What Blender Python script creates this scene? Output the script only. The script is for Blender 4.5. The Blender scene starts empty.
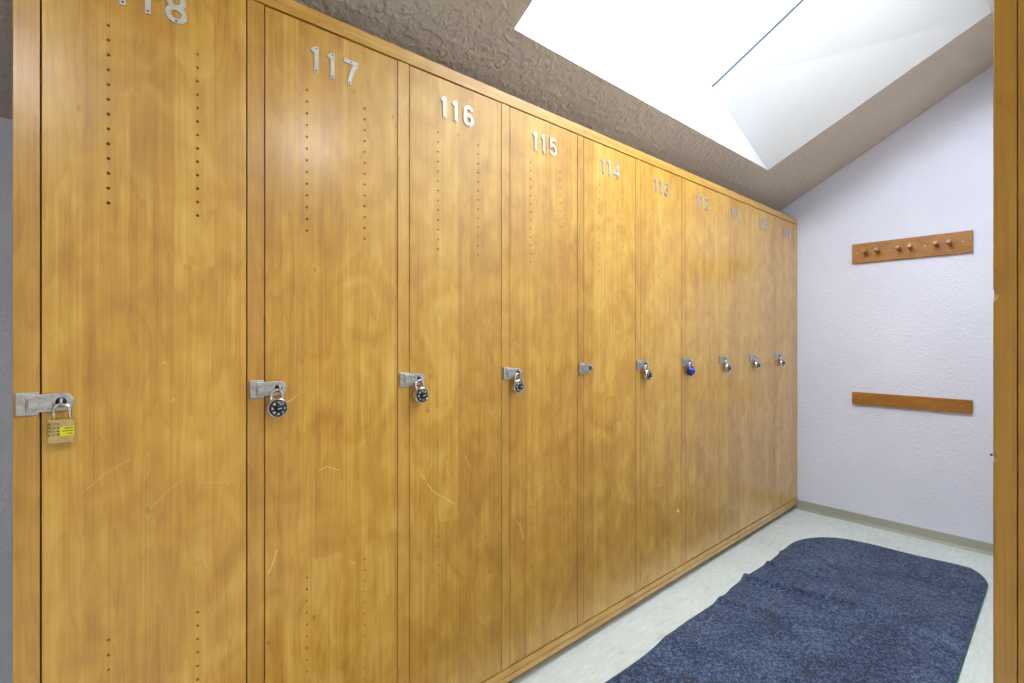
import bpy, bmesh, math, random
from mathutils import Vector, Matrix
random.seed(7)
C = bpy.context.scene
COL = C.collection
PI = math.pi

# ------------------------------------------------------------------ helpers
class MB:
    def __init__(s): s.bm = bmesh.new()
    def face(s, vs, mi=0):
        f = s.bm.faces.new(vs); f.material_index = mi; return f
    def box(s, x0, x1, y0, y1, z0, z1, mi=0):
        v = [s.bm.verts.new(p) for p in ((x0,y0,z0),(x1,y0,z0),(x1,y1,z0),(x0,y1,z0),(x0,y0,z1),(x1,y0,z1),(x1,y1,z1),(x0,y1,z1))]
        for q in ((0,3,2,1),(4,5,6,7),(0,1,5,4),(1,2,6,5),(2,3,7,6),(3,0,4,7)): s.face([v[i] for i in q], mi)
        return s
    def prism(s, pts, off, mi=0):
        """closed solid: polygon pts (3D) and the same polygon shifted by off"""
        off = Vector(off)
        a = [s.bm.verts.new(p) for p in pts]; b = [s.bm.verts.new(Vector(p)+off) for p in pts]
        n = len(pts)
        s.face(a, mi); s.face(b[::-1], mi)
        for i in range(n): s.face([a[i], b[i], b[(i+1)%n], a[(i+1)%n]], mi)
        return s
    def tube(s, path, r, seg=10, mi=0, caps=True):
        path = [Vector(p) for p in path]; rings = []; n = len(path)
        up = None
        for i, p in enumerate(path):
            t = (path[min(i+1,n-1)]-path[max(i-1,0)]).normalized()
            if up is None:
                up = Vector((0,0,1)) if abs(t.z) < .9 else Vector((0,1,0))
                a = t.cross(up).normalized()
            else:
                a = (a - t*a.dot(t)).normalized()
            b = t.cross(a)
            rr = r[i] if isinstance(r, (list,tuple)) else r
            rings.append([s.bm.verts.new(p+(a*math.cos(2*PI*k/seg)+b*math.sin(2*PI*k/seg))*rr) for k in range(seg)])
        for i in range(n-1):
            for k in range(seg):
                s.face([rings[i][k], rings[i][(k+1)%seg], rings[i+1][(k+1)%seg], rings[i+1][k]], mi).smooth = True
        if caps: s.face(rings[0][::-1], mi); s.face(rings[-1], mi)
        return s
    def lathe_y(s, prof, cx=0, cz=0, seg=40, mi=0, kx=1, kz=1):
        """prof: list of (radius, y); revolved about the Y axis through (cx, cz)"""
        rings = []
        for r, y in prof:
            if r < 1e-6: rings.append([s.bm.verts.new((cx,y,cz))])
            else: rings.append([s.bm.verts.new((cx+kx*r*math.cos(2*PI*k/seg), y, cz+kz*r*math.sin(2*PI*k/seg))) for k in range(seg)])
        for a, b in zip(rings, rings[1:]):
            for k in range(seg):
                k2 = (k+1)%seg
                if len(a) == 1: s.face([a[0], b[k], b[k2]], mi).smooth = True
                elif len(b) == 1: s.face([a[k], b[0], a[k2]], mi).smooth = True
                else: s.face([a[k], b[k], b[k2], a[k2]], mi).smooth = True
        return s
    def stroke(s, pts, hw, y0, y1, mi=0, closed=False):
        """flat ribbon of half width hw along pts (x, z), front at y0, back at y1"""
        n = len(pts); P = [Vector(p) for p in pts]; L = []; R = []
        for i in range(n):
            a = P[i-1] if (i > 0 or closed) else None
            b = P[(i+1)%n] if (i < n-1 or closed) else None
            d1 = (P[i]-a).normalized() if a is not None else None
            d2 = (b-P[i]).normalized() if b is not None else None
            if d1 is None: d1 = d2
            if d2 is None: d2 = d1
            n1 = Vector((-d1.y, d1.x)); n2 = Vector((-d2.y, d2.x)); m = (n1+n2)
            m = m.normalized() if m.length > 1e-6 else n1
            k = hw/max(.45, m.dot(n1))
            L.append(P[i]+m*k); R.append(P[i]-m*k)
        V = lambda q, y: s.bm.verts.new((q.x, y, q.y))
        Lf = [V(q,y0) for q in L]; Rf = [V(q,y0) for q in R]; Lb = [V(q,y1) for q in L]; Rb = [V(q,y1) for q in R]
        for i in range(n if closed else n-1):
            j = (i+1)%n
            s.face([Lf[i],Rf[i],Rf[j],Lf[j]], mi); s.face([Lb[i],Lb[j],Rb[j],Rb[i]], mi)
            s.face([Lf[i],Lf[j],Lb[j],Lb[i]], mi); s.face([Rf[i],Rb[i],Rb[j],Rf[j]], mi)
        if not closed:
            s.face([Lf[0],Lb[0],Rb[0],Rf[0]], mi); s.face([Lf[-1],Rf[-1],Rb[-1],Lb[-1]], mi)
        return s
    def build(s, name, mats, parent=None, bevel=0, seg=2, fix=True, smooth=False):
        if fix: bmesh.ops.recalc_face_normals(s.bm, faces=s.bm.faces)
        me = bpy.data.meshes.new(name); s.bm.to_mesh(me); s.bm.free()
        for m in (mats if isinstance(mats, (list,tuple)) else [mats]): me.materials.append(m)
        o = bpy.data.objects.new(name, me); COL.objects.link(o)
        if parent: o.parent = parent
        if smooth:
            for p in me.polygons: p.use_smooth = True
        if bevel:
            b = o.modifiers.new('bevel', 'BEVEL'); b.width = bevel; b.segments = seg; b.limit_method = 'ANGLE'; b.angle_limit = .6
        return o

def tag(o, label=None, cat=None, group=None, kind=None):
    if label: o['label'] = label
    if cat: o['category'] = cat
    if group: o['group'] = group
    if kind: o['kind'] = kind
    return o
def empty(name, loc):
    o = bpy.data.objects.new(name, None); COL.objects.link(o); o.location = loc; o.empty_display_size = .05; return o
def struct(o): o['kind'] = 'structure'; return o

# ------------------------------------------------------------------ materials
def new_mat(name):
    m = bpy.data.materials.new(name); m.use_nodes = True
    nt = m.node_tree; b = nt.nodes['Principled BSDF']
    return m, nt, b
def N(nt, t, **kw):
    n = nt.nodes.new(t)
    for k, v in kw.items(): setattr(n, k, v)
    return n
def setin(n, **kw):
    for k, v in kw.items():
        n.inputs[k.replace('_',' ')].default_value = v
    return n
def ramp(nt, stops, fac=None):
    r = N(nt, 'ShaderNodeValToRGB'); el = r.color_ramp.elements
    el[0].position, el[0].color = stops[0][0], (*stops[0][1], 1)
    el[1].position, el[1].color = stops[-1][0], (*stops[-1][1], 1)
    for p, c in stops[1:-1]:
        e = el.new(p); e.color = (*c, 1)
    if fac is not None: nt.links.new(fac, r.inputs['Fac'])
    return r
def math_(nt, op, a, b=None, c=None):
    n = N(nt, 'ShaderNodeMath', operation=op)
    for i, v in enumerate((a, b, c)):
        if v is None: continue
        if isinstance(v, (int,float)): n.inputs[i].default_value = v
        else: nt.links.new(v, n.inputs[i])
    return n.outputs[0]
def mixc(nt, blend, fac, a, b):
    n = N(nt, 'ShaderNodeMix', data_type='RGBA', blend_type=blend)
    for i, v in ((0,fac),(6,a),(7,b)):
        if isinstance(v, (int,float)): n.inputs[i].default_value = v
        elif isinstance(v, tuple): n.inputs[i].default_value = (*v, 1)
        else: nt.links.new(v, n.inputs[i])
    return n.outputs[2]
def scaled(nt, vec, s):
    n = N(nt, 'ShaderNodeVectorMath', operation='MULTIPLY'); nt.links.new(vec, n.inputs[0]); n.inputs[1].default_value = s
    return n.outputs[0]
def noise(nt, vec, scale, detail=3, rough=.55, dist=0, out='Fac'):
    n = N(nt, 'ShaderNodeTexNoise'); nt.links.new(vec, n.inputs['Vector'])
    n.inputs['Scale'].default_value = scale; n.inputs['Detail'].default_value = detail
    n.inputs['Roughness'].default_value = rough; n.inputs['Distortion'].default_value = dist
    return n.outputs[out]
def bump(nt, b, h, strength, dist):
    n = N(nt, 'ShaderNodeBump'); n.inputs['Strength'].default_value = strength; n.inputs['Distance'].default_value = dist
    nt.links.new(h, n.inputs['Height']); nt.links.new(n.outputs[0], b.inputs['Normal'])

def wood(name, dark, mid, light, strip=.073, rough=.42, horiz=False, seed=0., coat=1., strips=.16, figure=1.0, axis='X'):
    """varnished wood: glued vertical lamellas, fine grain, cathedral figure, chatoyant cross figure, pin knots"""
    m, nt, b = new_mat(name)
    pos = N(nt, 'ShaderNodeNewGeometry').outputs['Position']
    sp = N(nt, 'ShaderNodeSeparateXYZ'); nt.links.new(pos, sp.inputs[0])
    xx, yy, zz = sp.outputs
    if axis == 'Y': xx, yy = yy, xx
    if horiz: across, along = zz, xx
    else: across, along = xx, zz
    # lamella index: random widths, by warping the coordinate
    idx = math_(nt, 'FLOOR', math_(nt, 'DIVIDE', math_(nt, 'ADD', across, seed), strip))
    # lamellas also end-joined along their length
    wn0 = N(nt, 'ShaderNodeTexWhiteNoise', noise_dimensions='1D'); nt.links.new(idx, wn0.inputs['W'])
    row = math_(nt, 'FLOOR', math_(nt, 'ADD', math_(nt, 'MULTIPLY', along, .4), math_(nt, 'MULTIPLY', wn0.outputs['Value'], 7.3)))
    cell = math_(nt, 'ADD', math_(nt, 'MULTIPLY', row, 17.31), idx)
    wn = N(nt, 'ShaderNodeTexWhiteNoise', noise_dimensions='1D'); nt.links.new(cell, wn.inputs['W'])
    r = wn.outputs['Value']
    # coordinates offset per lamella
    cv = N(nt, 'ShaderNodeCombineXYZ')
    nt.links.new(math_(nt, 'ADD', across, math_(nt, 'MULTIPLY', r, 3.7)), cv.inputs[0])
    nt.links.new(yy, cv.inputs[1])
    nt.links.new(math_(nt, 'ADD', along, math_(nt, 'MULTIPLY', r, 11.)), cv.inputs[2])
    v = cv.outputs[0]
    fine = noise(nt, scaled(nt, v, (330, 330, 3.2)), 1, 3, .6)
    med = noise(nt, scaled(nt, v, (52, 52, .9)), 1, 3, .55, .15)
    # cathedral rings
    warp = noise(nt, scaled(nt, v, (13, 13, 1.7)), 1, 2, .5)
    rings = math_(nt, 'FRACT', math_(nt, 'MULTIPLY', warp, 11.))
    rings = math_(nt, 'POWER', rings, 3.)
    # chatoyant flame running across the grain (own coordinate: not per lamella, so it crosses joints)
    chat = noise(nt, scaled(nt, pos if not horiz else v, (8, 8, 5.5)), 1, 2, .5, 1.6)
    chatl = noise(nt, scaled(nt, v, (14, 14, 9)), 1, 2, .5, 1.0)
    t = math_(nt, 'ADD', math_(nt, 'MULTIPLY', fine, .32), math_(nt, 'MULTIPLY', med, .26))
    t = math_(nt, 'ADD', t, math_(nt, 'MULTIPLY', chat, .36*figure))
    t = math_(nt, 'ADD', t, math_(nt, 'MULTIPLY', chatl, .16*figure))
    t = math_(nt, 'SUBTRACT', t, math_(nt, 'MULTIPLY', rings, .07))
    t = math_(nt, 'ADD', t, math_(nt, 'MULTIPLY', math_(nt, 'SUBTRACT', r, .5), strips))
    t = math_(nt, 'ADD', t, .5-.29-.26*figure)
    rc = ramp(nt, [(.30, dark), (.50, mid), (.70, light)], t)
    # pin knots
    vo = N(nt, 'ShaderNodeTexVoronoi', feature='F1', voronoi_dimensions='2D')
    kv = N(nt, 'ShaderNodeCombineXYZ')
    nt.links.new(math_(nt, 'MULTIPLY', across, 9.), kv.inputs[0]); nt.links.new(math_(nt, 'MULTIPLY', along, 5.), kv.inputs[1])
    nt.links.new(kv.outputs[0], vo.inputs['Vector']); vo.inputs['Scale'].default_value = 1
    kd = vo.outputs['Distance']
    vcol = N(nt, 'ShaderNodeSeparateColor'); nt.links.new(vo.outputs['Color'], vcol.inputs[0])
    has = math_(nt, 'GREATER_THAN', vcol.outputs[0], .86)
    core = math_(nt, 'MULTIPLY', has, math_(nt, 'SUBTRACT', 1., math_(nt, 'SMOOTH_MIN', math_(nt, 'MULTIPLY', kd, 22.), 1., .3)))
    core = math_(nt, 'MAXIMUM', core, 0.)
    col = mixc(nt, 'MIX', math_(nt, 'MULTIPLY', core, .7), rc.outputs[0], tuple(c*.32 for c in dark))
    nt.links.new(col, b.inputs['Base Color'])
    b.inputs['Roughness'].default_value = rough
    b.inputs['Coat Weight'].default_value = coat; b.inputs['Coat Roughness'].default_value = .24; b.inputs['Coat IOR'].default_value = 1.52
    hb = math_(nt, 'ADD', math_(nt, 'MULTIPLY', med, .6), math_(nt, 'MULTIPLY', noise(nt, scaled(nt, pos, (14,14,3)), 1, 2), .8))
    bump(nt, b, hb, .12, .0016)
    return m

M = {}
M['door_wood'] = wood('maple_veneer', (.43,.195,.012), (.62,.340,.034), (.79,.51,.105), strips=.11)
M['stile_wood'] = wood('maple_solid', (.43,.20,.014), (.60,.325,.038), (.73,.45,.09), strip=.383, seed=.1, figure=.8)
M['rail_wood'] = wood('maple_rail', (.45,.21,.018), (.62,.34,.045), (.76,.48,.11), strip=.5, horiz=True, figure=.8, strips=.0)
M['peg_wood'] = wood('oak_stain', (.20,.066,.008), (.36,.145,.016), (.48,.21,.03), strip=.3, horiz=True, axis='Y', figure=.8, strips=0, coat=.2, rough=.45)
M['jamb_wood'] = wood('varnished_fir', (.34,.155,.015), (.46,.24,.028), (.56,.32,.055), strip=.7, axis='Y', figure=.5, strips=0, rough=.32)

def paint(name, col, scale=130, strength=.35, dist=.004, rough=.75, col2=None):
    m, nt, b = new_mat(name)
    pos = N(nt, 'ShaderNodeNewGeometry').outputs['Position']
    n1 = noise(nt, pos, scale, 3, .5)
    n2 = noise(nt, pos, scale*.45, 2, .5, .1)
    pl = ramp(nt, [(.47,(0,0,0)),(.60,(1,1,1))], n2)        # trowelled flat spots
    h = math_(nt, 'ADD', math_(nt, 'MULTIPLY', n1, .6), math_(nt, 'MULTIPLY', pl.outputs[0], .5))
    bump(nt, b, h, strength, dist)
    big = noise(nt, pos, 1.7, 3, .5)
    c2 = col2 or tuple(c*.93 for c in col)
    r = ramp(nt, [(.35, c2), (.65, col)], big)
    nt.links.new(r.outputs[0], b.inputs['Base Color']); b.inputs['Roughness'].default_value = rough
    return m
M['wall'] = paint('lavender_white_orange_peel', (.75,.77,.90), 150, .5, .004)
M['ceiling'] = paint('shade_toned_knockdown', (.60,.515,.44), 80, .8, .007, col2=(.55,.465,.395))  # same paint as the walls, darkened to put the slope's shade into the colour
M['well'] = paint('smooth_white', (.73,.745,.77), 60, .04, .002)

def plain(name, col, rough=.5, metal=0., spec=.5, coat=0.):
    m, nt, b = new_mat(name)
    b.inputs['Base Color'].default_value = (*col, 1); b.inputs['Roughness'].default_value = rough
    b.inputs['Metallic'].default_value = metal; b.inputs['Specular IOR Level'].default_value = spec
    b.inputs['Coat Weight'].default_value = coat
    return m
def metal(name, c0, c1, rough=.35, scale=90):
    m, nt, b = new_mat(name)
    tc = N(nt, 'ShaderNodeTexCoord').outputs['Object']
    n = noise(nt, tc, scale, 4, .65)
    r = ramp(nt, [(.35, c0), (.65, c1)], n); nt.links.new(r.outputs[0], b.inputs['Base Color'])
    b.inputs['Metallic'].default_value = 1
    rr = N(nt, 'ShaderNodeMapRange'); nt.links.new(n, rr.inputs[0]); rr.inputs[3].default_value = rough*.8; rr.inputs[4].default_value = rough*1.3
    nt.links.new(rr.outputs[0], b.inputs['Roughness'])
    return m
M['steel'] = metal('zinc_steel', (.36,.37,.40), (.60,.61,.63), .42)
M['digit'] = metal('brushed_aluminium', (.50,.50,.50), (.64,.64,.62), .50, 60)
M['chrome'] = metal('chrome', (.62,.62,.64), (.80,.80,.80), .16, 30)
M['brass'] = metal('brushed_brass', (.52,.40,.17), (.66,.53,.26), .42, 70)
M['black'] = plain('black_enamel', (.012,.013,.020), .3, 0, .5)
M['dark'] = plain('dark_screw_slot_shade', (.012,.010,.010), .7)  # dark screw heads, and the shade painted into the hasp slot
M['white'] = plain('white_print', (.75,.76,.80), .5)
M['blue'] = plain('blue_enamel', (.012,.03,.33), .28, .35, .5, .5)
M['blue_light'] = plain('blue_print', (.25,.35,.80), .4)
M['yellow'] = plain('yellow_sticker', (.85,.78,.02), .5)
M['screw'] = metal('screw_steel', (.30,.29,.28), (.5,.5,.5), .4, 200)
M['scratch'] = plain('bare_wood_scratch', (.78,.55,.25), .7)
M['bare'] = plain('bare_broken_wood', (.56,.36,.15), .7)
M['filler'] = plain('white_paint_chip', (.82,.76,.68), .6)
M['inner'] = plain('shade_dark_board', (.045,.020,.008), .8)  # carcass colour darkened to put shade into the door gaps
M['baseboard'] = paint('grey_green_vinyl', (.40,.40,.33), 12, .05, .001, .45, col2=(.33,.33,.265))
M['hall_wall'] = paint('hall_wall_paint', (.78,.76,.72), 150, .2, .003)
M['gasket'] = plain('grey_gasket', (.20,.24,.29), .5)
M['frame'] = plain('white_skylight_frame', (.85,.87,.90), .5)

def floor_mat():
    m, nt, b = new_mat('streaked_sheet_vinyl')
    pos = N(nt, 'ShaderNodeNewGeometry').outputs['Position']
    a = noise(nt, scaled(nt, pos, (14, 62, 1)), 1, 5, .62, .3)
    c = noise(nt, pos, 3.5, 3, .5)
    t = math_(nt, 'ADD', math_(nt, 'MULTIPLY', a, .7), math_(nt, 'MULTIPLY', c, .3))
    r = ramp(nt, [(.28,(.44,.45,.37)), (.40,(.60,.66,.63)), (.56,(.67,.74,.74)), (.70,(.74,.81,.83))], t)
    nt.links.new(r.outputs[0], b.inputs['Base Color']); b.inputs['Roughness'].default_value = .38
    bump(nt, b, noise(nt, pos, 220, 2), .08, .001)
    return m
M['floor'] = floor_mat()
def mat_mat():
    m, nt, b = new_mat('navy_ribbed_carpet')
    pos = N(nt, 'ShaderNodeNewGeometry').outputs['Position']
    f = noise(nt, pos, 210, 2, .75)
    g = noise(nt, pos, 75, 3, .65)
    big = noise(nt, pos, 5., 4, .65, .6)
    t = math_(nt, 'ADD', math_(nt, 'MULTIPLY', f, .52), math_(nt, 'MULTIPLY', g, .38))
    t = math_(nt, 'ADD', t, math_(nt, 'MULTIPLY', big, .16))
    r = ramp(nt, [(.43,(.008,.015,.042)), (.53,(.036,.060,.130)), (.64,(.17,.24,.38))], t)
    stain = ramp(nt, [(.60,(0,0,0)),(.72,(1,1,1))], noise(nt, pos, 7.5, 3, .5, .3))
    col = mixc(nt, 'MIX', math_(nt, 'MULTIPLY', stain.outputs[0], .45), r.outputs[0], (.035,.022,.026))
    nt.links.new(col, b.inputs['Base Color']); b.inputs['Roughness'].default_value = .95
    b.inputs['Specular IOR Level'].default_value = .1
    b.inputs['Sheen Weight'].default_value = .15
    bump(nt, b, math_(nt, 'ADD', f, g), .8, .004)
    return m
M['carpet'] = mat_mat()
M['binding'] = plain('dark_teal_rubber', (.03,.13,.13), .6)
def glass_mat():
    m, nt, b = new_mat('acrylic_glazing')
    tr = N(nt, 'ShaderNodeBsdfTransparent'); tl = N(nt, 'ShaderNodeBsdfTranslucent'); tl.inputs[0].default_value = (.95,.95,.95,1)
    gl = N(nt, 'ShaderNodeBsdfGlossy'); gl.inputs['Roughness'].default_value = .05
    mx = N(nt, 'ShaderNodeMixShader'); mx.inputs[0].default_value = .10
    nt.links.new(tr.outputs[0], mx.inputs[1]); nt.links.new(tl.outputs[0], mx.inputs[2])
    m2 = N(nt, 'ShaderNodeMixShader'); m2.inputs[0].default_value = .04
    nt.links.new(mx.outputs[0], m2.inputs[1]); nt.links.new(gl.outputs[0], m2.inputs[2])
    nt.links.new(m2.outputs[0], nt.nodes['Material Output'].inputs[0])
    return m
M['glass'] = glass_mat()
def fill_lamp_mat():
    m, nt, b = new_mat('fill_lamp_diffuser')
    b.inputs['Base Color'].default_value = (.9,.9,.9,1)
    b.inputs['Emission Color'].default_value = (1,.95,.88,1); b.inputs['Emission Strength'].default_value = HALL
    return m
HALL = 27.0
M['fill_lamp'] = fill_lamp_mat()

# ------------------------------------------------------------------ dimensions (metres; camera stands at x=y=0)
HC = 1.1946                 # camera height
YF = 1.25                   # locker fronts
XE = 3.752                  # end wall
YB = 1.924                  # low back wall
YW = .048                   # room face of the doorway wall
def ceil_z(y): return 2.836-.541*y
DL0, PITCH, DW = -.059, .383, .343
DZ0, DZ1 = .080, 1.977      # doors
XL = -1.35                  # left wall

# ------------------------------------------------------------------ setting
struct(MB().box(XL-.1, XE+.1, -2.7, YB+.1, -.08, 0).build('floor', M['floor']))
# sloped ceiling with the skylight opening
hx0, hx1, hx2 = 1.052, 3.079, 3.180          # left edge, right edge (low), right edge (high)
hy0, hy1 = .241, 1.188
mb = MB()
def cslab(pts):
    P = [(x, y, ceil_z(y)) for x, y in pts]; mb.prism(P, (0,0,.003))
X0, X1, Y0, Y1 = XL-.1, XE+.1, YW-.10, YB+.1
cslab([(X0,Y0),(X1,Y0),(X1,hy0),(X0,hy0)])
cslab([(X0,hy1),(X1,hy1),(X1,Y1),(X0,Y1)])
cslab([(X0,hy0),(hx0,hy0),(hx0,hy1),(X0,hy1)])
cslab([(hx2,hy0),(X1,hy0),(X1,hy1),(hx1,hy1)])
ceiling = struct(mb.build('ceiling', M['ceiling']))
# gable end wall, left wall, back wall
def gable(x0, x1, name, m):
    P = [(x0,YW-.1,0),(x0,YB+.1,0),(x0,YB+.1,ceil_z(YB+.1)+.01),(x0,YW-.1,ceil_z(YW-.1)+.01)]
    return struct(MB().prism(P, (x1-x0,0,0)).build(name, m))
gable(XE, XE+.1, 'wall_end', M['wall'])
gable(XL-.1, XL, 'wall_left', M['wall'])
struct(MB().box(XL, XE, YB, YB+.1, 0, ceil_z(YB)+.01).build('wall_back', M['wall']))
# doorway wall (the photograph is taken from its doorway)
DX0, DX1, DH = -.75, 1.0, 2.42
mb = MB(); wy0 = YW-.12
jt = .02
mb.box(DX1+jt, XE, wy0, YW, 0, ceil_z(YW)+.01)
mb.box(XL, DX0-jt, wy0, YW, 0, ceil_z(YW)+.01)
mb.box(DX0-jt, DX1+jt, wy0, YW, DH+jt, ceil_z(YW)+.01)
struct(mb.build('wall_right', M['hall_wall']))
# jamb lining
mb = MB()
mb.box(DX1+.003, DX1+jt, wy0-.002, YW, 0, DH)
mb.box(DX0-jt, DX0-.003, wy0-.002, YW, 0, DH)
mb.box(DX0-jt, DX1+jt, wy0-.002, YW, DH, DH+jt)
struct(mb.build('door_1', M['jamb_wood'], bevel=.0012))
# casing on the room side; its inner edge is what the photo shows at right (chipped arris)
mb = MB()
cy0, cy1, cw = YW+.0008, .0729, .065
zs = [0,.3,.6,.75]
chips = [(1.2561,.009,.0026),(1.019,.005,.0018),(.66,.006,.0015),(.60,.005,.0012),(.52,.006,.0012),(1.33,.004,.0008)]
k = .0
z = .0
zz = []
while z < DH+.06:
    zz.append(z); z += .003 if .45 < z < 1.9 else .05
zz.append(DH+.06)
rows = []; dep = []
for z in zz:
    d = 0
    for cz, hw, dp in chips:
        u = abs(z-cz)/hw
        if u < 1: d = max(d, dp*(1-u**3)*(.8+.4*random.random()))
    d += .00018*math.sin(z*37)+.0001*math.sin(z*211)
    dep.append(d); rows.append([mb.bm.verts.new(p) for p in ((DX1, cy0, z), (DX1-.0001, cy1-.0015-1.6*d, z), (DX1+.0015+1.2*d, cy1-d*.2, z), (DX1+cw, cy1, z), (DX1+cw, cy0, z))])
for n_, (a, b) in enumerate(zip(rows, rows[1:])):
    for i in range(5): mb.face([a[i], a[(i+1)%5], b[(i+1)%5], b[i]], 1 if i == 1 and max(dep[n_], dep[n_+1]) > .0009 else 0)
mb.face(rows[0]); mb.face(rows[-1][::-1])
casing = struct(mb.build('trim_1', [M['jamb_wood'], M['bare']]))
MB().tube([(DX1-.0012,.0745,1.0225),(DX1+.003,.0752,1.0225)], .0016, 8).build('catch', M['black'], casing)
struct(MB().box(DX0-cw, DX0, cy0, cy1, 0, DH+.06).build('trim_2', M['jamb_wood'], bevel=.0015))
struct(MB().box(DX0+.0005, DX1-.0005, cy0, cy1, DH, DH+.06).build('trim_3', M['jamb_wood'], bevel=.0015))
# cove baseboards
def cove(name, p0, p1, nrm, h=.062):
    """rubber cove base from p0 to p1; nrm points into the room"""
    prof = [(0,0),(.016,0),(.016,.002),(.011,.005),(.007,.011),(.005,.020),(.005,h-.002),(.003,h),(0,h)]
    n = Vector((*nrm,0)); p0 = Vector((*p0,0)); d = Vector((*p1,0))-p0
    P = [p0+n*a+Vector((0,0,b)) for a, b in prof]
    return struct(MB().prism([tuple(p) for p in P], d).build(name, M['baseboard']))
cove('baseboard_end', (XE,YW+.001), (XE,YF+.06), (-1,0))
cove('baseboard_left', (XL,YW+.001), (XL,YB-.006), (1,0))
cove('baseboard_back', (XL+.007,YB), (-.10,YB), (0,-1))
cove('baseboard_right', (DX1+cw+.001,YW), (XE-.017,YW), (0,1))

# the skylight: splayed well, frame, glazing
ty0, ty1, tx0, tx1 = .33, 1.2425, 1.20, 2.508
def top_z(y): return 3.191-.541*y
Bp = [(hx0,hy0,ceil_z(hy0)), (hx2,hy0,ceil_z(hy0)), (hx1,hy1,ceil_z(hy1)), (hx0,hy1,ceil_z(hy1))]
Tp = [(tx0,ty0,top_z(ty0)), (tx1,ty0,top_z(ty0)), (tx1,ty1,top_z(ty1)), (tx0,ty1,top_z(ty1))]
sky = struct(empty('window_1', (0,0,0)))
mb = MB(); cen = Vector((2,.7,0))
for i in range(4):
    j = (i+1)%4
    a, b, c, d = (Vector(p) for p in (Bp[i], Bp[j], Tp[j], Tp[i]))
    n = (b-a).cross(d-a).normalized()
    if n.dot(Vector((2.0,.75,2.7))-a) > 0: n = -n
    mb.prism([a,b,c,d], n*.03)
mb.build('skylight_well', M['well'], sky)
mb = MB()
sl = Vector((0,-1,.541)).normalized(); nn = Vector((0,.541,1)).normalized()
def bar(a, b, w, h, inward, name, m):
    a, b = Vector(a), Vector(b); iw = Vector(inward)*w
    MB().prism([a-iw*.3, b-iw*.3, b+iw, a+iw], nn*h).build(name, m, sky)
bar(Tp[0], Tp[1], .02, .03, -sl, 'skylight_frame', M['frame'])
bar(Tp[2], Tp[3], .006, .03, sl, 'skylight_frame', M['frame'])
bar(Tp[3], Tp[0], .02, .03, (1,0,0), 'skylight_frame', M['frame'])
bar(Tp[1], Tp[2], .017, .03, (-1,0,0), 'skylight_gasket', M['gasket'])
MB().prism([Vector(p)+nn*.031 for p in Tp], nn*.006).build('skylight_pane', M['glass'], sky)

# hall on the photographer's side
HZ = 2.62
struct(MB().box(XL-.1, XE+.1, -2.7, wy0-.0, HZ, HZ+.08).build('ceiling_hall', M['hall_wall']))
struct(MB().box(XL-.1, XL, -2.7, wy0, 0, HZ).build('wall_hall_left', M['hall_wall']))
struct(MB().box(XE, XE+.1, -2.7, wy0, 0, HZ).build('wall_hall_end', M['hall_wall']))
struct(MB().box(XL-.1, XE+.1, -2.8, -2.7, 0, HZ).build('wall_hall_back', M['hall_wall']))
for lx, ly in ((1.35,-1.05),(-.45,-1.05)):  # two added lamps, out of view, supplying fill light through the doorway
    lp = empty('added_fill_light', (lx, ly, HZ))
    tag(lp, 'added fill light overhead in the unseen hall behind the doorway, %s one' % ('right' if lx > 0 else 'left'), 'added fill light', 'added hall fill lights')
    MB().box(-.32,.32,-.18,.18,-.05,-.001).build('housing', M['frame'], lp, bevel=.004)
    MB().box(-.30,.30,-.16,.16,-.056,-.0505).build('diffuser', M['fill_lamp'], lp)

# ------------------------------------------------------------------ lockers
def make_door_mesh():
    """one slab door with two columns of drilled vent holes top and bottom (real holes)"""
    d = MB().box(.0, DW, .0, .018, DZ0+.0015, DZ1-.0015).build('door_proto', M['door_wood'])
    c = MB()
    for hx in (.096, .247):
        for z0 in (HC+.6155, HC-.598):
            for k in range(13):
                c.lathe_y([(0,-.01),(.0031,-.01),(.0031,.03),(0,.03)], hx, z0-.0292*k, 10)
    c = c.build('cut_proto', M['dark'])
    bv = d.modifiers.new('b','BEVEL'); bv.width = .0012; bv.segments = 2
    bo = d.modifiers.new('h','BOOLEAN'); bo.operation = 'DIFFERENCE'; bo.object = c; bo.solver = 'EXACT'
    dg = bpy.context.evaluated_depsgraph_get(); dg.update()
    me = bpy.data.meshes.new_from_object(d.evaluated_get(dg)); me.name = 'locker_door'
    bpy.data.objects.remove(d); bpy.data.objects.remove(c)
    me.materials.clear(); me.materials.append(M['door_wood'])
    for p in me.polygons: p.material_index = 0
    return me
door_me = make_door_mesh()

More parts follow.
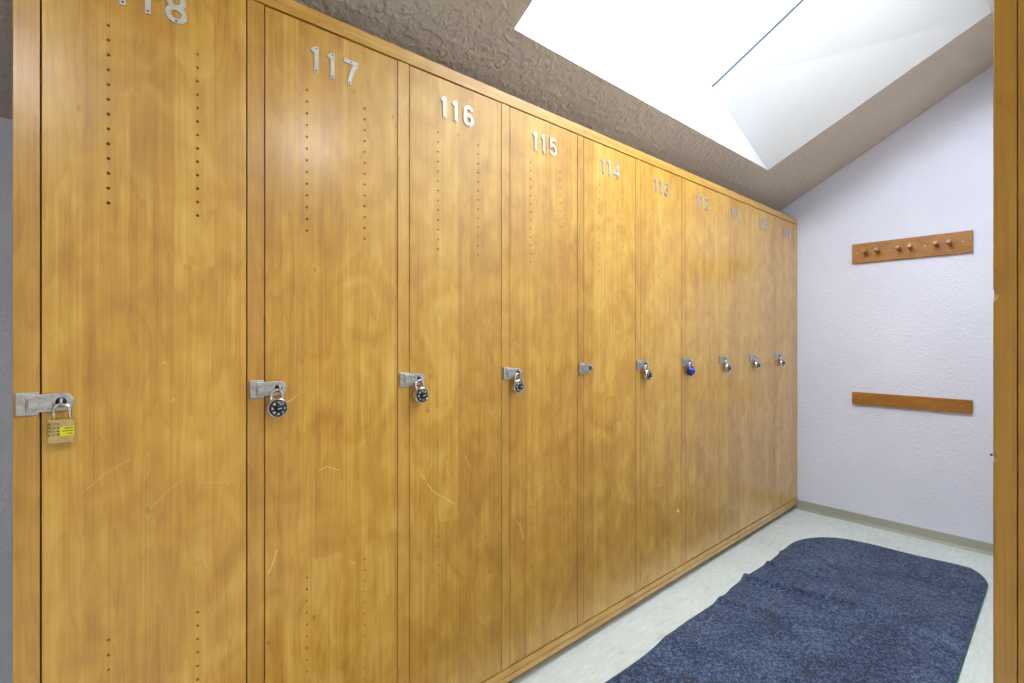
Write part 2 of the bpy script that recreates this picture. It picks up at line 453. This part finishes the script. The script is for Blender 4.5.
def arc(cx, cz, rx, rz, a0, a1, n=14):
    return [(cx+rx*math.cos(math.radians(a0+(a1-a0)*i/n)), cz+rz*math.sin(math.radians(a0+(a1-a0)*i/n))) for i in range(n+1)]
HWS = 5.0
def glyph(ch):
    """list of (points, closed) centre lines in mm, 65 high"""
    if ch == '1': return [([(0,0),(0,65)], False), ([(-11,50.5),(-2,60.5)], False)]
    if ch == '7': return [([(-19,59.6),(15.5,59.6)]+[(11,50),(5,38),(0,22),(-3,10),(-4,0)], False)]
    if ch == '6': return [(arc(0,20,14.5,14.6,0,360,28)[:-1], True), (arc(0,42,14.5,17.6,180,25,14)[:0]+[(-14.5,22)]+arc(0,42,14.5,17.6,180,28,12), False)]
    if ch == '9': return [([(-x,65-y) for x,y in p], c) for p, c in glyph('6')]
    if ch == '5': return [([(15,59.6),(-11,59.6),(-13,34)]+arc(0,22,15,16.6,130,-150,20), False)]
    if ch == '4': return [([(8,0),(8,65)], False), ([(6,60),(-17,18),(19,18)], False)]
    if ch == '3': return [(arc(0,46.5,13,13.1,160,-85,14)[:-1]+[(2,34)]+arc(0,20.5,15,15.1,78,-160,16), False)]
    if ch == '2': return [(arc(0,45,14.5,14.6,165,-25,14)+[(8,29),(-13,6.5)]+[(-13.2,5.4),(18,5.4)], False)]
    if ch == '8': return [(arc(0,19.2,14.6,13.8,0,360,28)[:-1], True), (arc(0,46.8,12.6,12.8,0,360,28)[:-1], True)]
    if ch == '0': return [(arc(0,32.5,14.6,27.1,0,360,32)[:-1], True)]
def add_digit(mb, ch, cx, cz, k=.001, y0=-.003, y1=-.0002, hw=HWS, mi=0):
    for q, (pts, cl) in enumerate(glyph(ch)):
        mb.stroke([(cx+x*k, cz+z*k) for x, z in pts], hw*k, y0-.00012*q, y1, mi, cl)
SCREWS = {'1':[(0,5),(0,60)], '7':[(0,59.6),(-3.6,5)], '6':[(-14,30),(2,5.4)], '5':[(0,59.6),(0,5.4)], '4':[(8,5),(8,60)], '3':[(0,59.6),(0,5.4)], '2':[(0,59.6),(2,5.4)], '8':[(0,59.6),(0,5.4)], '0':[(0,59.6),(0,5.4)], '9':[(14,35),(-2,59.6)]}

XST = .0265
def hasp(parent):
    """zinc hinged hasp: stile plate, pressed leaf, painted slot shade and staple"""
    z = HC-.121
    p = [(-.034,.021),(-.0035,.021),(-.0035,-.021),(-.034,-.021)]
    h = MB().prism([(x,-.0070,z+w) for x,w in p], (0,.0068,0)).build('hasp', M['steel'], parent, bevel=.0014)
    out = [(-.021,-.0165),(.029,-.0165)]+arc(.0300,0,.0155,.0165,-80,80,12)+[(.029,.0165),(-.021,.0165)]
    MB().prism([(x,-.0098,z+w) for x,w in out], (0,.0050,0)).build('hasp_leaf', M['steel'], h, bevel=.0015)
    emb = [(-.016,-.0120),(.012,-.0120),(.015,-.009),(.015,.009),(.012,.0120),(-.016,.0120),(-.018,.010),(-.018,-.010)]
    MB().prism([(x,-.0112,z+w) for x,w in emb], (0,.0020,0)).build('pressed_panel', M['steel'], h, bevel=.0012)
    MB().lathe_y([(0,-.0101),(.0085,-.0101),(.0085,-.0095)], XST, z, 20, kx=.95, kz=1.1).build('slot_shade_disc', M['dark'], h)  # flat dark disc on the leaf, painted as the shade inside a slot
    MB().tube([(XST,-.006,z+.0068)]+[(XST,-.0165-.0065*math.cos(a),z+.0068*math.sin(a)) for a in [PI/2-PI*i/10 for i in range(11)]]+[(XST,-.006,z-.0068)], .0022, 10).build('staple', M['steel'], h)
    return h
numbers = ['118','117','116','115','114','113','112','111','110','109']
lock_kind = ['brass','dial','dial','dial',None,'dial','blue','dial','dial','dial']
lock_words = ['a brass combination padlock with a yellow sticker', 'a chrome padlock with a black dial', 'a chrome padlock with a black dial', 'a chrome padlock with a black dial',
    'an empty hasp and no padlock', 'a chrome padlock', 'a blue padlock', 'a chrome padlock', 'a chrome padlock', 'a chrome padlock']

proto = {}
def sidepoly(x, inset=0):
    return [(x,YF+.0005-YF+.02,DZ0),(x,.53,DZ0),(x,.53,1.86),(x,.20,2.005),(x,.0205,2.005)]
for i, num in enumerate(numbers):
    x = DL0+PITCH*i + (.003 if i == 0 else 0)
    L = empty('locker', (x, YF, 0))
    pos = ['nearest the camera, cut by the left edge' , '', '', '', '', '', '', '', '', 'farthest, against the white end wall'][i]
    tag(L, 'tall maple locker numbered %s with %s' % (num, lock_words[i]), 'locker', 'maple lockers in a row along the left')
    d = bpy.data.objects.new('door', door_me); COL.objects.link(d); d.parent = L
    if i == 0: d.scale.x = .991
    if i == 0:
        # left stile (and outer end panel), carcass
        proto['stile'] = MB().box(-.0375, -.0022, 0, .02, DZ0, DZ1).build('stile', M['stile_wood'], L, bevel=.0008)
        mb = MB()
        for xs in (-.037+.008, DW-.001+.004):
            mb.prism(sidepoly(xs), (-.012 if xs > 0 else .012,0,0))
        mb.box(-.016, DW-.010, .520, .530, DZ0+.016, 1.858)
        mb.box(-.016, DW-.010, .021, .519, DZ0, DZ0+.015)
        mb.prism([(-.016,.2,2.004),(-.016,.519,1.864),(-.016,.519,1.850),(-.016,.2,1.990)], (DW+.006,0,0))
        mb.box(-.016, DW-.010, .021, .1995, 1.988, 2.003)
        proto['body'] = mb.build('body', M['inner'], L)
        proto['hasp'] = hasp(L)
    else:
        for nm in ('stile','body','hasp'):
            c = proto[nm].copy(); COL.objects.link(c); c.parent = L
            for g in proto[nm].children:
                gg = g.copy(); COL.objects.link(gg); gg.parent = c
    for ch, cx in zip(num, (.118, .159, .2075)):
        if ch == '1' and cx > .2: cx = .202
        mb = MB(); add_digit(mb, ch, cx, HC+.6645)
        for sx, sz in SCREWS[ch]:
            mb.lathe_y([(0,-.0036),(.0019,-.0036),(.0022,-.0029)], cx+sx*.001, HC+.6645+sz*.001, 10, mi=1)
        dg_ = mb.build('number_digit', [M['digit'], M['dark']], d)
        dg_['label'] = 'metal digit %s' % ch
first = [o for o in COL.objects if o.name == 'locker'][0]
# outer end panel of the first locker and the end filler of the last
MB().prism([(-.0375,0,DZ0),(-.0375,.53,DZ0),(-.0375,.53,1.86),(-.0375,.20,2.005),(-.0375,0,2.005)], (.0003,0,0)).bm.free()
last = [o for o in COL.objects if o.name.startswith('locker')][-1]
MB().box(DW+.003, XE-last.location.x-.0015, 0, .02, DZ0, DZ1).build('stile', M['stile_wood'], last, bevel=.0008)

# rails above and below the doors; each is a board in two lengths
def board(name, x0, x1, y0, y1, z0, z1, m, label, cat, grp):
    o = MB().box(x0, x1, y0, y1, z0, z1).build(name, m, bevel=.0015); tag(o, label, cat, grp); return o
XS = DL0-.037; XR = XE-.0015
board('top_rail', XS, 2.1145, YF-.001, YF+.0195, DZ1+.003, 2.017, M['rail_wood'], 'long maple rail above the doors of lockers 118 to 113, near length', 'rail', 'top rails')
board('top_rail', 2.1150, XR, YF-.001, YF+.0195, DZ1+.003, 2.017, M['rail_wood'], 'shorter maple rail above the doors of lockers 112 to 109, reaching the end wall', 'rail', 'top rails')
board('bottom_rail', XS, 1.7745, YF-.0005, YF+.0195, .0525, DZ0-.0038, M['rail_wood'], 'maple rail under the doors of lockers 118 to 115, near length', 'rail', 'bottom rails')
board('bottom_rail', 1.7765, XR, YF-.0005, YF+.0195, .0525, DZ0-.0038, M['rail_wood'], 'maple rail under the doors of lockers 113 to 109, reaching the end wall', 'rail', 'bottom rails')
pl = MB().box(XS+.002, XE-.018, YF+.0002, YF+.55, .029, .0500).build('plinth', M['rail_wood'], bevel=.001)
tag(pl, 'dark-edged wooden base board running under the whole row of lockers', 'base')
MB().box(XS+.01, XE-.02, YF+.055, YF+.075, 0, .028).build('toe_kick', M['inner'], pl)
MB().box(XS+.01, XE-.02, YF+.50, YF+.52, 0, .028).build('toe_kick', M['inner'], pl)

# small screws on two stiles
for (lk, zc, lx) in ((4, HC+.657, -.020), (5, HC-.047, -.024)):
    P = [o for o in COL.objects if o.name.startswith('locker') and o.type == 'EMPTY'][lk]
    s = [c for c in P.children if c.name.startswith('stile')][0]
    MB().lathe_y([(0,-.0016),(.0035,-.0012),(.0042,-.0001)], lx, zc, 14).build('screw', M['screw'], s)

# scratches in the varnish, each a thin pale gouge on its door
def scratch(lk, pts, w=.0010, mat='scratch'):
    P = [o for o in COL.objects if o.name.startswith('locker') and o.type == 'EMPTY'][lk]
    d = [c for c in P.children if c.name.startswith('door')][0]
    MB().stroke([(a-P.location.x, b+HC) for a, b in pts], w, -.00025, .0002).build('scratch', M[mat], d)
scratch(2, [(.7646,-.43),(.782,-.455),(.80,-.470),(.825,-.486),(.8644,-.5144)], .0014)
scratch(2, [(.750,-.405),(.757,-.418)], .0018)
scratch(2, [(.835,-.40),(.842,-.418),(.846,-.432)], .0009)
scratch(2, [(.905,-.37),(.915,-.40),(.921,-.412)], .0008)
scratch(1, [(.330,-.56),(.338,-.545),(.345,-.525),(.350,-.508)], .0014)
scratch(1, [(.372,-.157),(.385,-.152),(.398,-.140)], .0006)
scratch(1, [(.45,-.335),(.47,-.330),(.50,-.345)], .0009)
scratch(1, [(.53,-.59),(.545,-.602)], .0009)
scratch(0, [(.128,-.055),(.133,-.050)], .0009)
scratch(0, [(.145,-.135),(.149,-.128)], .0010)
scratch(0, [(.0,-.30),(.03,-.272),(.055,-.256),(.075,-.245)], .0003)
scratch(0, [(.10,-.36),(.14,-.32),(.17,-.30)], .0003)
scratch(0, [(.19,-.315),(.24,-.325),(.28,-.324)], .0003)
scratch(3, [(1.10,-.58),(1.107,-.592)], .0012)
scratch(3, [(1.12,-.63),(1.14,-.655),(1.15,-.70)], .0012)
scratch(3, [(1.22,-.55),(1.25,-.535)], .0010)
scratch(5, [(2.162,-.836),(2.168,-.840),(2.176,-.848)], .0065, 'filler')

# ------------------------------------------------------------------ padlocks
ZH = HC-.121
def shackle_path(hw, ztop, zbot, y):
    pts = [(-hw,y,zbot)]
    cz = ztop-hw
    pts += [(hw*math.cos(a), y, cz+hw*math.sin(a)) for a in [PI-PI*k/12 for k in range(13)]]
    return pts+[(hw,y,zbot)]
def dial_padlock(body_mat, dial_mat, print_mat):
    """origin at the centre of the round body; shackle up, dial towards -Y"""
    L = empty('padlock', (0,0,0))
    R = .0238
    MB().lathe_y([(0,.010),(R-.004,.010),(R-.001,.0085),(R,.006),(R,-.005),(R-.0012,-.0085),(R-.003,-.0098),(.0205,-.0102),(.0200,-.0090),(0,-.0090)], 0, 0, 48).build('body', body_mat, L)
    dl = MB().lathe_y([(.0178,-.0091),(.0177,-.0115),(.0168,-.0122),(.0105,-.0124),(.0098,-.0150),(.0092,-.0200),(.0080,-.0208),(0,-.0208)], 0, 0, 40).build('dial', dial_mat, L)
    mb = MB()
    for k in range(40):
        a = 2*PI*k/40; r0, r1 = (.0158,.0167)
        u = Vector((math.sin(a), math.cos(a)))
        mb.stroke([tuple(u*r0), tuple(u*r1)], .00022, -.01245, -.0120)
    for k in range(8):
        a = 2*PI*k/8; s = str(k*5); sc = .000062
        for j, ch in enumerate(s):
            ox = (j-(len(s)-1)/2)*.0026
            for pts, cl in glyph(ch):
                q = []
                for x, z in pts:
                    lx, lz = ox+x*sc, .0112+z*sc
                    q.append((lx*math.cos(a)+lz*math.sin(a), -lx*math.sin(a)+lz*math.cos(a)))
                mb.stroke(q, .0005, -.01262, -.0122, 0, cl)
    mb.build('dial_numerals', print_mat, dl)
    MB().stroke([(-.004,-.001),(.004,.001)], .0009, -.0211, -.0207).build('knob_mark', print_mat, dl)
    MB().tube(shackle_path(.0125, .0425, .002, .002), .0034, 12).build('shackle', M['chrome'], L)
    return L
def copy_tree(o, parent=None):
    c = o.copy(); COL.objects.link(c)
    if parent: c.parent = parent
    for g in o.children: copy_tree(g, c)
    return c
def wood_padlock_brass():
    L = empty('padlock', (0,0,0))
    w, h, t = .018, .0212, .009
    # block with four wheel notches down its left side
    out = [(-w,h),(w,h),(w,-h),(-w,-h)]
    nz = [.0138,.0070,.0005,-.0058]
    pts = [(-w,-h)]
    for z in nz[::-1]:
        pts += [(-w,z-.0026),(-w+.010,z-.0014),(-w+.010,z+.0014),(-w,z+.0026)]
    pts += [(-w,h),(w,h),(w,-h)]
    MB().prism([(x,-t,z-.003) for x,z in pts], (0,2*t,0)).build('body', M['brass'], L, bevel=.0005)
    for z in nz:
        wl = MB()
        wl.lathe_y([(0,-.0028),(.0066,-.0028),(.0066,.0028),(0,.0028)], 0, 0, 20)
        for v in wl.bm.verts:   # axis Y -> axis Z
            x_, y_, z_ = v.co; v.co = (x_-w+.0052, z_*1.25, y_*.55+z-.003)
        wl.build('number_wheel', M['brass'], L)
        MB().lathe_y([(0,-t-.0003),(.0013,-t-.0003),(.0013,-t+.0001)], -w+.0135, z-.003, 12).build('index_dot', M['black'], L)
    st = MB().box(-.0016, w-.0004, -t-.0004, -t-.0001, -.0119, .0047).build('sticker', M['yellow'], L)
    mb = MB()
    for r, (x0, x1) in enumerate(((.0045,.017),(.0015,.017),(.008,.0155))):
        zc = .0018-r*.0050; x = x0
        while x < x1-.0006:
            wd = random.uniform(.0006,.0011)
            mb.stroke([(x,zc-.0007),(x+wd*.6,zc+.0007),(x+wd,zc-.0006)], .0004, -t-.0006, -t-.0003); x += wd+.0004
    mb.build('sticker_print', M['black'], st)
    MB().tube(shackle_path(.0112, .0456, .016, 0), .0028, 12).build('shackle', M['chrome'], L)
    return L
dial = dial_padlock(M['chrome'], M['black'], M['white'])
bluel = dial_padlock(M['blue'], M['blue'], M['blue_light'])
first_used = False
plab = {
 1: 'round chrome padlock with black numbered dial hanging from the hasp of locker 117',
 2: 'round chrome padlock with black dial hanging from the hasp of locker 116',
 3: 'round chrome padlock with black dial hanging from the hasp of locker 115',
 5: 'round chrome padlock hanging on locker 113, just left of the blue padlock',
 7: 'round chrome padlock hanging on locker 111, just right of the blue padlock',
 8: 'round chrome padlock hanging on locker 110, second nearest the end wall',
 9: 'round chrome padlock hanging on locker 109, nearest the end wall'}
tilt = {1:(0,3), 2:(-6,6), 3:(4,14), 5:(-6,16), 6:(3,10), 7:(-6,14), 8:(-4,12), 9:(-7,14)}
for i, k in enumerate(lock_kind):
    x = DL0+PITCH*i + (.003 if i == 0 else 0)
    if k == 'brass':
        o = wood_padlock_brass(); o.location = (x+XST+.001, YF-.0185, ZH-.0486)
        tag(o, 'square brass combination padlock with four wheels and yellow sticker on locker 118', 'padlock')
    elif k:
        if k == 'blue':
            o = bluel; tag(o, 'round blue padlock with blue dial hanging from the hasp of locker 112', 'padlock')
        else:
            o = dial if not first_used else copy_tree(dial); first_used = True
            tag(o, plab[i], 'padlock', 'round chrome dial padlocks')
        ry, rz = tilt[i]
        o.location = (x+XST-.0050-.043*math.sin(math.radians(ry)), YF-.0182, ZH-.0450)
        o.rotation_euler = (0, math.radians(ry), 0)

# ------------------------------------------------------------------ end wall rails
pr = empty('peg_rail', (XE, .6425, 0))
tag(pr, 'upper stained wooden rail with six round pegs in pairs on the end wall', 'coat rail')
z0, z1 = HC+.475, HC+.599
def railpoly(za, zb): return None
bd = MB().box(-.019, -.0003, -.288, .281, z0, z1).build('board', M['peg_wood'], pr, bevel=.002)
for yy_ in (.858,.795,.690,.634,.517,.460):
    y = yy_-.6425-.010; z = HC+.533
    MB().tube([(-.017,y,z),(-.030,y,z+.002),(-.060,y,z+.009),(-.068,y,z+.011),(-.073,y,z+.0122),(-.0745,y,z+.0125)], [.011,.0108,.0115,.0122,.0120,.0105], 16).build('peg', M['peg_wood'], pr)
for yy_, dz in ((.895,0),(.732,.002),(.56,.002),(.396,.004)):
    y = yy_-.6425; s = MB()
    s.tube([(-.0188,y,HC+.537+dz),(-.0200,y,HC+.537+dz)], .0042, 12).build('screw', M['screw'], bd)
lr = empty('wall_rail', (XE, .6425, 0))
tag(lr, 'lower narrow stained wooden rail without pegs on the end wall', 'rail')
bd = MB().box(-.019, -.0003, -.288, .281, HC-.428, HC-.352).build('board', M['peg_wood'], lr, bevel=.002)
for yy_ in (.882,.40):
    MB().tube([(-.0188,yy_-.6425,HC-.388),(-.0202,yy_-.6425,HC-.388)], .0045, 12).build('screw', M['screw'], bd)

# ------------------------------------------------------------------ floor mat
def mat_top(x, y):
    """ripples: ridges across the mat, strongest at the locker side"""
    z = .010
    for xr, amp, w, sk in ((2.90,.014,.020,.10),(2.70,.018,.022,.16),(2.447,.034,.026,.30),(2.166,.018,.035,.34),(1.722,.010,.05,.35),(2.30,.006,.04,.5)):
        u = (x-xr-sk*(1.05-y))/w; fall = max(0., min(1., 1.0-(1.05-y)/.62))**.8
        z += .62*amp*fall*math.exp(-u*u)
    z += .0016*math.sin(x*9+y*4)+.0012*math.sin(x*3.1-y*12)+.001*math.sin(y*21+x*7)
    return z
mb = MB()
XA, XB = .35, 3.40
nx, ny = 420, 80
def yrange(x):
    a = .258; b = 1.048
    # far end: large soft corner on the locker side, tighter and slanted on the door side
    xe = 3.46
    def rb(x):   # inset of locker-side edge
        r = .33; x0 = 3.38-r
        if x <= x0: return 0
        u = min(1, (x-x0)/r); return .24*(1-math.sqrt(max(0,1-u*u)))
    def ra(x):
        r = .22; x0 = 3.455-r
        if x <= x0: return 0
        u = min(1, (x-x0)/r); return .15*(1-math.sqrt(max(0,1-u*u)))
    wob = .004*math.sin(x*11)
    return a+ra(x), b-rb(x)+wob
top = []
outline = []
for i in range(nx+1):
    u = i/nx; s = 1-(1-u)**1.6
    row = []
    for j in range(ny+1):
        v = j/ny
        # far edge slants: further at the doorway side
        yv = .25+.80*v
        xe = 3.425-.045*max(0,(v-.10)/.9)
        xq = XA+(xe-XA)*s
        lo, hi = yrange(min(xq+ (3.455-xe)*s*0, 3.455))
        y = lo+(hi-lo)*v
        row.append((xq, y))
    top.append(row)
V = [[mb.bm.verts.new((x, y, mat_top(x,y))) for x, y in row] for row in top]
for i in range(nx):
    for j in range(ny): mb.face([V[i][j], V[i+1][j], V[i+1][j+1], V[i][j+1]]).smooth = True
ring = [(i,0) for i in range(nx+1)]+[(nx,j) for j in range(1,ny+1)]+[(i,ny) for i in range(nx-1,-1,-1)]+[(0,j) for j in range(ny-1,0,-1)]
low = {}
for (i,j) in ring:
    x, y = top[i][j]; zt = mat_top(x,y)
    low[(i,j)] = mb.bm.verts.new((x, y, max(.0008, zt-.010)))
for a, b in zip(ring, ring[1:]+ring[:1]): mb.face([V[a[0]][a[1]], low[a], low[b], V[b[0]][b[1]]])
mb.face([low[k] for k in ring])
rug = mb.build('floor_mat', M['carpet'])
tag(rug, 'dark blue heathered carpet mat with ripples lying on the pale floor', 'mat')
pts = [top[i][j] for i, j in ring]; pts = pts+pts[:1]
MB().tube([(x, y, mat_top(x,y)-.0045) for x, y in pts], .0042, 6, caps=False).build('binding', M['binding'], rug)
# two bits of lint on the mat
for lx, ly, nm in ((2.58,.43,0),(2.10,.60,1)):
    pass

# ------------------------------------------------------------------ light
w = bpy.data.worlds.new('sky'); C.world = w; w.use_nodes = True
bg = w.node_tree.nodes['Background']
bg.inputs[0].default_value = (.86,.93,1.0,1); bg.inputs[1].default_value = 9.5
pa = bpy.data.lights.new('skylight_portal', 'AREA'); pa.shape = 'RECTANGLE'; pa.size = 1.36; pa.size_y = 1.06
pa.cycles.is_portal = True
po = bpy.data.objects.new('skylight_portal', pa); COL.objects.link(po)
ctr = sum((Vector(p) for p in Tp), Vector())/4+nn*.045
zax = nn; xax = Vector((1,0,0)); yax = zax.cross(xax)
po.matrix_world = Matrix(((xax.x,yax.x,zax.x,ctr.x),(xax.y,yax.y,zax.y,ctr.y),(xax.z,yax.z,zax.z,ctr.z),(0,0,0,1)))

# ------------------------------------------------------------------ camera
cam = bpy.data.cameras.new('camera'); co = bpy.data.objects.new('camera', cam); COL.objects.link(co)
cam.sensor_width = 36; cam.lens = 36*489.25/1024; cam.clip_start = .02
cam.shift_y = -(341.5-337.3)/1024
co.location = (0,0,HC); co.rotation_euler = (PI/2, 0, math.radians(48.69-90))
C.camera = co
C.view_settings.view_transform = 'Standard'; C.view_settings.look = 'None'
C.view_settings.gamma = 1; C.view_settings.use_curve_mapping = False
C.view_settings.exposure = 0.72
